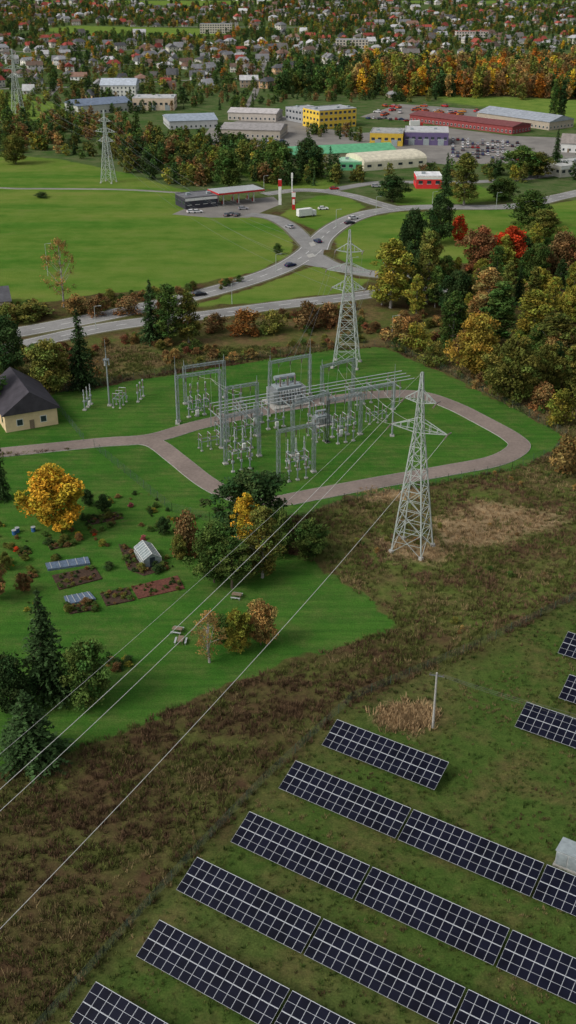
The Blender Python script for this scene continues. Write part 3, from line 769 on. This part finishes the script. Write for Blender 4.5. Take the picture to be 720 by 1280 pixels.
# ---------------------------------------------------------------- cars
def car_mesh():
    mb=MB();pr=[(-2.2,.3),(-2.28,.65),(-2.15,.92),(-1.6,.98),(1.0,.96),(2.0,.8),(2.2,.6),(2.2,.3)];n=len(pr)
    vs=[(x,-.88,z) for x,z in pr]+[(x,.88,z) for x,z in pr]
    mb.add(vs,[tuple(range(n)),tuple(range(n,2*n))[::-1]]+[(i,n+i,n+(i+1)%n,(i+1)%n) for i in range(n)],'paint')
    b4=[(-1.95,-.8,.97),(1.0,-.8,.955),(1.0,.8,.955),(-1.95,.8,.97),(-1.35,-.62,1.42),(.15,-.62,1.42),(.15,.62,1.42),(-1.35,.62,1.42)]
    mb.add(b4,[(0,1,5,4),(1,2,6,5),(2,3,7,6),(3,0,4,7)],'glass');mb.box((-.6,0,1.44),(1.55,1.28,.06),'paint')
    for x in(-1.4,1.35):
        for s in(-1,1): mb.prism((x,s*.7,.33),(x,s*.92,.33),.33,.33,12,'rubber')
    for s in(-1,1): mb.box((2.16,s*.6,.68),(.12,.35,.15),'white');mb.box((-2.26,s*.65,.75),(.08,.3,.18),'red');mb.beam((-.6,s*.72,.98),(-.6,s*.62,1.42),.06,'paint')
    return mb.build('car',link=False).data
CM=car_mesh();CC=[(.02,.02,.025),(.3,.3,.32),(.6,.6,.6),(.03,.05,.12),(.3,.02,.02),(.1,.1,.11),(.6,.6,.58),(.7,.7,.7)]
def car(u,v,r,c=None): x,y,_=P(u,v);place(CM,'car',(x,y,.06),r,props={'tint':c or random.choice(CC)})
for u,v,r,c in((363,333,.7,(.02,.03,.08)),(397,303,2.0,(.02,.03,.08)),(437,280,.5,(.02,.02,.03)),(442,274,.5,(.5,.5,.5)),(284,270,1.2,None),(290,269,1.2,None),(296,270,1.2,None),(247,266,.3,None),(240,266,.3,None),(304,262,.2,None),(362,285,2.2,None),(418,237,.1,None),(404,262,.2,None),(470,234,0,None),(250,369.5,.45,None)): car(u,v,r,c)
for i in range(15):
    for j in range(6):
        if random.random()<.8: car(566+i*6.2,175+j*4.2+i*.35,1.5+random.uniform(-.1,.1))
for i in range(9): car(385+i*8,212-i*.3,1.3)
for i in range(8): car(460+i*7,150+random.uniform(-2,2),random.uniform(0,3))
for i in range(16): car(random.uniform(270,360),random.uniform(176,182),random.uniform(0,3))
def truck(u,v,r,c):
    x,y,_=P(u,v);mb=MB();mb.box((-1,0,2.1),(6.5,2.4,2.8),'white');mb.box((3.3,0,1.5),(1.8,2.3,2.1),'paint');mb.box((4.1,0,2.0),(.3,2.1,.8),'glass');mb.box((0,0,.6),(8,1.2,.25),'steeld')
    for a in(-3,-1.8,3):
        for s in(-1,1): mb.prism((a,s*.8,.5),(a,s*1.15,.5),.5,.5,12,'rubber')
    mb.build('box_truck',(x,y,.05),r,{'tint':c})
truck(383,271,.5,(.6,.6,.6));truck(520,158,.2,(.5,.05,.04));truck(495,168,1,(.6,.3,.05))
for i in range(24):
    u,v=random.uniform(470,600),random.uniform(133,146)
    x,y,_=P(u,v);place(CM,'car',(x,y,.06),random.uniform(0,3),(1.3,1.3,1.5),{'tint':random.choice([(.45,.08,.03),(.5,.2,.03),(.4,.03,.03),(.5,.5,.5)])})
# ---------------------------------------------------------------- town
def inany(x,y,ps): 
    a=np.array([[x,y]]); return any(inside(a,p)[0] for p in ps)
block_p=[indust,forestO,ffield,ffield2,ffield3,ffield4]
hd=[];yy=P(0,128)[1]
while yy<3800:
    sp=27 if yy<1500 else 34
    xx=-.33*yy-40
    while xx<.33*yy+40:
        x=xx+random.uniform(-11,11);y=yy+random.uniform(-11,11)
        dn=float(vn(np.array(x/160),np.array(y/160),21))
        if random.random()<(.22+.55*dn) and not inany(x,y,block_p):
            sc=random.uniform(.8,1.2);r=random.choice([.2,1.77,.9])+random.uniform(-.2,.2)
            if yy<1300: 
                k=random.randrange(5);place(HP[k],'house',(x,y,0),r,(sc,sc,sc),{'tint':random.choice(RC),'wall':random.choice(WC)})
            else: hd.append((x,y,sc,r,random.randrange(5),random.choice(RC)))
        xx+=sp*1.2
    yy+=sp
M['wallf']=simple('plaster_wall',(.58,.54,.47),.9)
HP2=[]
for me0 in HP:
    q=me0.copy()
    for i,mm in enumerate(q.materials):
        if mm==M['wall']: q.materials[i]=M['wallf']
    HP2.append(q)
scatter('distant_houses',[(a[0],a[1],0) for a in hd],[a[3] for a in hd],[(a[2],)*3 for a in hd],[a[4] for a in hd],[a[5] for a in hd],HP2)
def far(name,pts,hmin,hmax,pal,wts,w=1.0,idxp=(.35,.3,.1,.25)):
    n=len(pts);s=rng.uniform(hmin,hmax,n)/10.;ti=np.array(pal)[rng.choice(len(pal),n,p=np.array(wts)/sum(wts))]*rng.uniform(.75,1.25,(n,1))
    idx=rng.choice(4,n,p=idxp); ti[idx==2]=np.array(DG)*rng.uniform(.8,1.3,((idx==2).sum(),1))
    scatter(name,np.column_stack([pts,np.zeros(n)]),rng.uniform(0,6.28,n),np.column_stack([s*w,s*w,s]),idx,ti,FAR)
def clump(n,y0,y1,th=.42):
    out=np.zeros((0,2))
    while len(out)<n:
        k=n*4;y_=rng.uniform(0,1,k)*(y1-y0)+y0;x=rng.uniform(-1,1,k)*(.34*y_+40)
        keep=rng.uniform(0,1,k)<(y_/y1)
        p=np.column_stack([x,y_]);v=.6*vn(x/70,y_/70,5)+.4*vn(x/22,y_/22,6)
        keep&=v>th
        p=p[keep]
        for q in block_p: p=p[~inside(p,q)]
        out=np.vstack([out,p])
    return out[:n]
PAL=[DG,G,OL,YG,YE,OR,BR,TB];WT=[5,6,5,1.6,.5,.5,1,.8]
far('town_trees',clump(8500,P(0,128)[1],2400,.34),4,10,PAL,WT)
far('distant_treeline',clump(6500,2300,4600,.42),8,14,[DG,G,OL,BR,OR],[4,5,3,.6,.4])
pp=sample(forestO,1300);far('autumn_forest',pp,12,18,[OR,BR,OL,TB,DG,YE,YG],[2.2,3,3.8,3,2.2,.8,2.2],.85,(.3,.3,.12,.28))
pp=sample(W([(345,118),(360,98),(460,94),(450,118)]),150);far('dark_tree_belt',pp,10,16,[DG,G,OL],[4,3,1],.9)
pp=sample(W([(150,214),(230,236),(260,232),(420,232),(430,216),(350,196),(280,185),(190,178),(120,180),(130,200)]),260);far('roadside_tree_belt',pp,5,11,[DG,G,OL,BR,YG],[4,4,3,2,1],.95)
pp=sample(W([(-120,195),(60,192),(120,205),(120,182),(200,170),(90,150),(-120,160)]),230);far('field_edge_trees',pp,5,11,[OL,G,BR,YG,TB,DG],[3,3,3,2,2,2],.95)
pp=sample(W([(-120,150),(60,152),(100,145),(95,122),(-120,128)]),60);far('field_edge_trees',pp,4,9,[OL,G,BR,YG],[3,3,2,1],.9)
pp=sample(W([(600,232),(1000,214),(1000,190),(760,196),(690,208),(600,216)]),90);far('roadside_tree_belt',pp,4,9,[DG,G,OL,YG,OR],[4,3,2,1,.5],.95)
pp=np.vstack([sample(W([(95,146),(350,134),(350,128),(520,128),(520,118),(95,120)]),190),sample(W([(200,178),(260,190),(360,200),(360,190),(270,178)]),60),sample(W([(360,170),(455,178),(455,170),(400,164)]),25),sample(W([(340,232),(440,232),(620,222),(620,214),(440,218)]),30)]);far('yard_trees',pp,3.5,8,[G,DG,OL,BR],[4,3,2,1],.95)
# forest right of the substation
fr=W([(475,392),(480,352),(560,340),(640,330),(760,320),(1000,320),(1000,560),(735,545),(690,505),(610,478),(560,440),(540,402)])
pts=sample(fr,260);keep=[]
for p in pts:
    if all(np.hypot(*(p-q))>4.2 for q in keep): keep.append(p)
for x,y in keep:
    k=random.choices(['broad','birch','poplar','spruce'],[3.0,5,1.8,.5])[0]
    ti=random.choices([DG,G,OL,YG,YE,OR,BR,TB],[1.6,4,5,4.5,.6,.4,1.3,2.2])[0]
    if k=='spruce': ti=DG
    h=random.uniform(7.5,14.5);treem(x,y,h,h*{'broad':.70,'birch':.43,'poplar':.31,'spruce':.42}[k],k,ti)
def thicket(poly,n,hmin,hmax,pal,wts,name='shrub_thicket'):
    q=sample(poly,n);v=vn(q[:,0]/14,q[:,1]/14,12);q=q[v>.42];n=len(q)
    s=rng.uniform(hmin,hmax,n)/3;ti=np.array(pal)[rng.choice(len(pal),n,p=np.array(wts)/sum(wts))]*rng.uniform(.75,1.25,(n,1))
    scatter(name,np.column_stack([q,np.zeros(n)]),rng.uniform(0,6.28,n),np.column_stack([s,s,s]),rng.integers(0,3,n),ti,T['shrub'])
thicket(dry,420,.8,3.0,[BR,TB,OL,G,(.16,.07,.04)],[3,3,3,2,1.5])
thicket(fr,260,1.2,3.2,[BR,TB,OL,G,YG],[2,2,3,2,1])
thicket(W([(0,385),(140,368),(300,352),(300,360),(180,378),(60,402),(0,408)]),90,1,3,[BR,TB,OL,G],[3,2,3,2])
thicket(scrubR,60,.5,1.3,[BR,TB,OL,G],[2,2,3,2])
TL=[(103,484,383,46,'spruce',DG),(62,490,425,58,'broad',OL),(12,470,395,50,'broad',DG),(-14,520,440,50,'broad',G),(2,625,500,26,'spruce',DG),(-6,750,695,34,'broad',BR),
(70,662,582,78,'broad',YE),(62,872,735,82,'spruce',DG),(40,952,862,98,'spruce',DG),(112,880,800,66,'broad',G),(15,890,820,60,'broad',DG),
(190,428,348,36,'spruce',DG),(212,430,352,34,'birch',G),(236,428,362,34,'birch',OL),(80,384,297,38,'sparse',TB),(205,420,372,26,'broad',BR),
(315,672,588,92,'broad',DG),(268,728,655,60,'broad',G),(308,690,615,34,'birch',YE),(328,722,632,50,'birch',OL),(290,735,672,48,'pine',G),(235,694,642,42,'shrub',BR),(388,696,650,50,'broad',G),(352,690,640,40,'shrub',G),
(298,815,762,36,'broad',YG),(326,806,750,42,'broad',TB),(262,828,765,52,'sparse',TB),(278,800,770,30,'shrub',G),
(488,385,296,50,'birch',YG),(533,380,285,42,'birch',OL),(515,352,262,44,'broad',DG),(549,305,243,40,'broad',DG),(598,348,283,46,'broad',(.2,.095,.045)),(636,340,283,50,'broad',RD),(573,298,270,30,'shrub',RD),(660,284,238,54,'broad',G),
(607,405,333,46,'birch',TB),(592,470,392,58,'broad',(.28,.21,.04)),(640,505,420,66,'broad',OL),(565,440,362,40,'birch',G),(690,470,390,60,'birch',OL),(662,440,360,50,'birch',YG),(622,430,350,40,'poplar',G),(700,350,290,50,'broad',BR),(680,300,262,40,'broad',OL),
(700,530,488,44,'shrub',YG),(678,512,480,40,'shrub',(.25,.15,.06)),(706,592,546,52,'shrub',TB),(540,458,428,30,'shrub',OL),(500,430,398,40,'shrub',TB),(520,436,405,36,'shrub',YG),(385,412,378,44,'shrub',BR),(410,408,380,36,'shrub',BR),(305,418,388,46,'shrub',(.2,.1,.03)),(340,414,390,40,'shrub',OL),(270,414,392,34,'shrub',BR),
(490,252,218,38,'broad',DG),(580,256,190,38,'birch',OL),(557,244,190,22,'spruce',DG),(650,222,182,46,'broad',G),(693,216,160,20,'spruce',DG),(672,222,190,40,'broad',OL),(628,250,222,40,'broad',G),
(690,158,96,12,'poplar',G),(700,158,98,12,'poplar',DG),(52,247,240,18,'shrub',DG),(222,200,176,34,'broad',OL),(20,205,168,34,'broad',OL),(347,318,304,12,'broad',G),(286,236,188,40,'broad',G),(385,222,172,40,'broad',DG),(345,215,176,40,'broad',G),(120,395,372,30,'shrub',BR),(40,398,378,50,'shrub',OL),(160,392,372,40,'shrub',BR),(95,392,370,34,'shrub',TB),(10,404,380,30,'shrub',OL)]
for t in TL: tree(*t)
# ---------------------------------------------------------------- garden things
def bed(px,h=.18,name='vegetable_bed',mat='soil'):
    w=W(px);n=len(w);mb=MB();mb.add([(*p,0) for p in w]+[(*p,h) for p in w],[tuple(range(n,2*n))]+[(i,(i+1)%n,n+(i+1)%n,n+i) for i in range(n)],mat);mb.build(name)
    if mat!='net':
        q=sample(w,26);mn=len(q);s=rng.uniform(.1,.26,mn)
        scatter('bed_plants',np.column_stack([q,np.full(mn,h)]),rng.uniform(0,6,mn),np.column_stack([s,s,s*.8]),rng.integers(0,3,mn),np.array([G,OL,DG,BR])[rng.integers(0,4,mn)],T['shrub'])
    else:
        for k in range(5):
            f=(k+.5)/5;a=w[0]*(1-f)+w[1]*f;b_=w[3]*(1-f)+w[2]*f;m2=MB();m2.beam((*a,h+.03),(*b_,h+.03),.1,'cerw');m2.build('net_hoop')
bed([(57,706),(110,698),(113,706),(60,714)],.4,'covered_vegetable_bed','net')
bed([(65,720),(118,709),(128,724),(74,738)]);bed([(80,747),(112,741),(120,750),(84,757)],.3,'covered_vegetable_bed','net');bed([(82,760),(120,752),(122,762),(88,768)])
bed([(125,742),(160,735),(168,751),(133,758)]);bed([(20,688),(36,685),(40,692),(24,696)]);bed([(20,722),(45,716),(48,721),(24,728)],.12,mat='soil2');bed([(60,682),(85,677),(88,682),(63,688)])
bed([(164,734),(222,720),(231,736),(173,749)],.15,mat='soil2');bed([(148,680),(205,700),(208,712),(180,720),(160,712)],.06);bed([(105,648),(145,640),(155,648),(115,656)],.08)
def gh(u,v,L,Wd,ang,name='greenhouse'):
    x,y,_=P(u,v);mb=MB();h,rh=1.7,1.1;a,b_=L/2,Wd/2
    M.setdefault('ghg',simple('greenhouse_polycarbonate',(.22,.26,.26),.25,var=.3,spec=.5))
    mb.add([(-a,-b_,0),(a,-b_,0),(a,b_,0),(-a,b_,0),(-a,-b_,h),(a,-b_,h),(a,b_,h),(-a,b_,h),(-a,0,h+rh),(a,0,h+rh)],[(0,1,5,4),(2,3,7,6),(1,2,6,9,5),(3,0,4,8,7),(4,5,9,8),(6,7,8,9)],'ghg')
    n=7
    for i in range(n+1):
        X=-a+L*i/n
        for s in(-1,1): mb.beam((X,s*b_,0),(X,s*b_,h),.07,'white');mb.beam((X,s*b_,h),(X,0,h+rh),.07,'white')
    for s in(-1,1): mb.beam((-a,s*b_,h),(a,s*b_,h),.07,'white');mb.beam((-a,s*b_,1),(a,s*b_,1),.06,'white')
    mb.beam((-a,0,h+rh),(a,0,h+rh),.08,'white');mb.box((-a-.03,0,1),(.06,1,2),'glass')
    mb.build(name,(x,y,0),ang)
gh(185,700,5.6,3.4,2.0)
def shed(u,v,L,Wd,ang,r,w_):
    x,y,_=P(u,v);m=house_mesh(L,Wd,2.2,.9,'garden_shed',0,False,.25);m.box((-L*.15,-Wd/2-.12,1),(.9,.05,1.9),'white');m.build('garden_shed',(x,y,0),ang,{'tint':r,'wall':w_})
shed(292,690,4,3,.5,(.2,.2,.2),(.3,.2,.12))
for u,v in((22,665),(42,664),(18,668)):
    x,y,_=P(u,v);mb=MB();mb.prism((0,0,0),(0,0,.9),.42,.42,14,'bluep');mb.prism((0,0,.9),(0,0,.98),.46,.44,14,'cerw');mb.build('water_barrel',(x,y,0))
for u,v in((226,803),(296,747),(222,790)):
    x,y,_=P(u,v);mb=MB();mb.box((0,0,.74),(1.7,.9,.06),'wood')
    for a in(-.7,.7):
        for b_ in(-.35,.35): mb.beam((a,b_,0),(a,b_,.71),.07,'wood')
    for s in(-1,1):
        mb.box((0,s*.85,.44),(1.7,.3,.06),'cerw')
        for a in(-.7,.7): mb.beam((a,s*.85,0),(a,s*.85,.41),.07,'cerw')
    mb.build('picnic_table',(x,y,0),random.uniform(0,3))
for i in range(150):
    a=random.choice([(30,690,60,16),(100,650,60,14),(60,665,70,10),(200,655,24,20),(170,700,40,14),(15,700,30,20),(150,832,12,6),(205,712,14,6),(150,625,50,12),(110,680,50,10),(60,760,60,8),(245,690,18,12),(228,665,16,16)])
    u,v=a[0]+random.uniform(-1,1)*a[2],a[1]+random.uniform(-1,1)*a[3]
    x,y,_=P(u,v);h=random.uniform(.3,1.4);treem(x,y,h,h*1.5,'shrub',random.choices([G,OL,YE,RD,(.3,.08,.1),BR,YG,DG],[5,4,.4,.3,.4,2,1.5,4])[0])
for u,vb,vt,w_ in((225,700,668,22),(205,668,646,18),(130,640,618,18),(30,740,716,20),(110,632,612,16),(8,712,690,16)): tree(u,vb,vt,w_,'broad',random.choice([G,OL,BR,DG]))
def upole(u,v,vt,lines):
    x,y,_=P(u,v);h=topz(y,vt);mb=MB();mb.prism((0,0,0),(0,0,h),.19,.14,8,'conc');mb.beam((-1.0,.3,h-.5),(1.0,-.3,h-.5),.12,'steeld')
    for t in(-1,0,1): mb.prism((t*.9,-t*.27,h-.45),(t*.9,-t*.27,h-.15),.08,.05,6,'cer')
    mb.build('utility_pole',(x,y,0));w=MB()
    for t in(-1,0,1):
        e=P(lines[0]+t*3,lines[1]-t*5,h-.6); cable(w,(x+t*.9,y-t*.27,h-.12),e,.8,.012,14,'wired')
    w.build('utility_wires')
upole(541,910,841,(900,940))
x,y,_=P(712,1080);mb=MB()
mb.box((0,0,.1),(3.4,2.8,.3),'conc');mb.box((0,0,1.35),(3,2.4,2.2),'cerw');mb.box((0,0,2.52),(3.2,2.6,.14),'tfm')
for i in(-.75,.75): mb.box((i,-1.22,1.3),(1.3,.06,1.8),'tfm')
mb.build('inverter_cabinet',(x,y,0),-.57)
def lamp(u,v,vt):
    x,y,_=P(u,v);h=topz(y,vt);mb=MB();mb.prism((0,0,0),(0,0,h),.11,.07,7,'steel');mb.prism((0,0,h),(1.4,0,h+.2),.05,.05,5,'steel');mb.box((1.7,0,h+.2),(.8,.3,.12),'tfm');mb.build('street_lamp',(x,y,0))
for u,v,t in((120,412,383),(200,398,371),(290,380,354),(345,340,318),(420,285,262),(470,268,246),(540,262,240),(620,262,241),(440,345,322),(330,240,220),(490,420,395),(60,345,305)): lamp(u,v,t)
# ---------------------------------------------------------------- tufts
TU=[mk_tuft('tuft',201,.55,.9,18,.05),mk_tuft('tuft',202,.85,1.0,20,.045),mk_tuft('tuft',203,.4,1.1,18,.06),mk_tuft('tuft',204,.75,.6,14,.07)]
rng=np.random.default_rng(5)
rect=np.array([(-95,60),(-120,300),(140,300),(100,60)],float)
p=sample(rect,165000)
p=p[~(inside(p,garden)|inside(p,sublawn))]
ins=inside(p,solar); n=len(p)
keep=np.ones(n,bool); keep&=~(ins&(rng.uniform(size=n)<.5))
cl=vn(p[:,0]/5,p[:,1]/5,9)*.6+vn(p[:,0]/1.8,p[:,1]/1.8,10)*.4
keep&=cl>rng.uniform(.1,.6,n)
for tz in(tan2,tan3,tan4): keep&=~(inside(p,tz)&(rng.uniform(size=n)<.75))
p=p[keep];n=len(p);ins=inside(p,solar);insR=inside(p,scrubR);insD=inside(p,dry)
a=vn(p[:,0]/9,p[:,1]/9,3)*.6+vn(p[:,0]/3,p[:,1]/3,4)*.4+rng.normal(size=n)*.12
br=np.array((.105,.066,.038));ol=np.array((.095,.108,.03));tn=np.array((.22,.165,.08));dg=np.array((.058,.098,.022))
t=np.where((a>.5)[:,None],ol,br); t[(a>.72)]=tn*.8
t[insR]=np.where((a[insR]>.40)[:,None],ol*1.15,br*1.5); t[insR&(a>.68)]=tn
t[ins]=np.where((a[ins]>.55)[:,None],ol*1.15,dg); t[ins&(a<.22)]=br; t[ins&(a>.74)]=tn*.9
t[insD]=np.where((a[insD]>.5)[:,None],tn,ol*1.1)
t*=rng.uniform(.7,1.3,(n,1))
s=rng.uniform(.5,1.15,n)*np.where(ins,.6,1.0)
scatter('rough_grass',np.column_stack([p,np.zeros(n)]),rng.uniform(0,6.28,n),np.column_stack([s,s,s]),rng.integers(0,4,n),t,TU)
for pl,k in((tan1,420),(tan2,100),(tan3,160),(tan4,420)):
    q=sample(pl,k)+rng.normal(size=(k,2))*1.0;s=rng.uniform(.6,1.5 if pl is tan1 else 1.0,k);scatter('dry_grass_clump',np.column_stack([q,np.zeros(k)]),rng.uniform(0,6.28,k),np.column_stack([s,s,s]),rng.integers(0,4,k),np.array((.40,.28,.15))*rng.uniform(.6,1.2,(k,1)),TU)
# ---------------------------------------------------------------- light & camera
w=bpy.data.worlds.new('World');scene.world=w;w.use_nodes=True;nt=w.node_tree;nt.nodes.clear()
sk=nn(nt,'ShaderNodeTexSky');sk.sky_type='NISHITA';sk.sun_disc=False;el=math.radians(42);az=math.radians(-115)
sk.sun_elevation=el;sk.sun_rotation=az;sk.dust_density=3.5;sk.air_density=1.0
hs=nn(nt,'ShaderNodeHueSaturation');hs.inputs['Saturation'].default_value=.3
bg=nn(nt,'ShaderNodeBackground');bg.inputs[1].default_value=.15;out=nn(nt,'ShaderNodeOutputWorld')
nt.links.new(sk.outputs[0],hs.inputs['Color']);nt.links.new(hs.outputs[0],bg.inputs[0]);nt.links.new(bg.outputs[0],out.inputs[0])
L=bpy.data.lights.new('sun','SUN');L.energy=1.35;L.angle=math.radians(20);L.color=(1,.95,.86)
lo=bpy.data.objects.new('sun',L);COL.objects.link(lo)
from mathutils import Vector
sd=Vector((math.sin(az)*math.cos(el),math.cos(az)*math.cos(el),math.sin(el)))
lo.rotation_euler=sd.to_track_quat('Z','Y').to_euler()
cam=bpy.data.cameras.new('camera');co=bpy.data.objects.new('camera',cam);COL.objects.link(co);scene.camera=co
cam.sensor_fit='VERTICAL';cam.sensor_height=24;cam.lens=24*F/1280;cam.clip_start=.5;cam.clip_end=30000
co.location=(0,0,H);co.rotation_euler=(math.radians(63),0,0)
scene.view_settings.view_transform='Standard';scene.view_settings.look='None';scene.view_settings.exposure=0
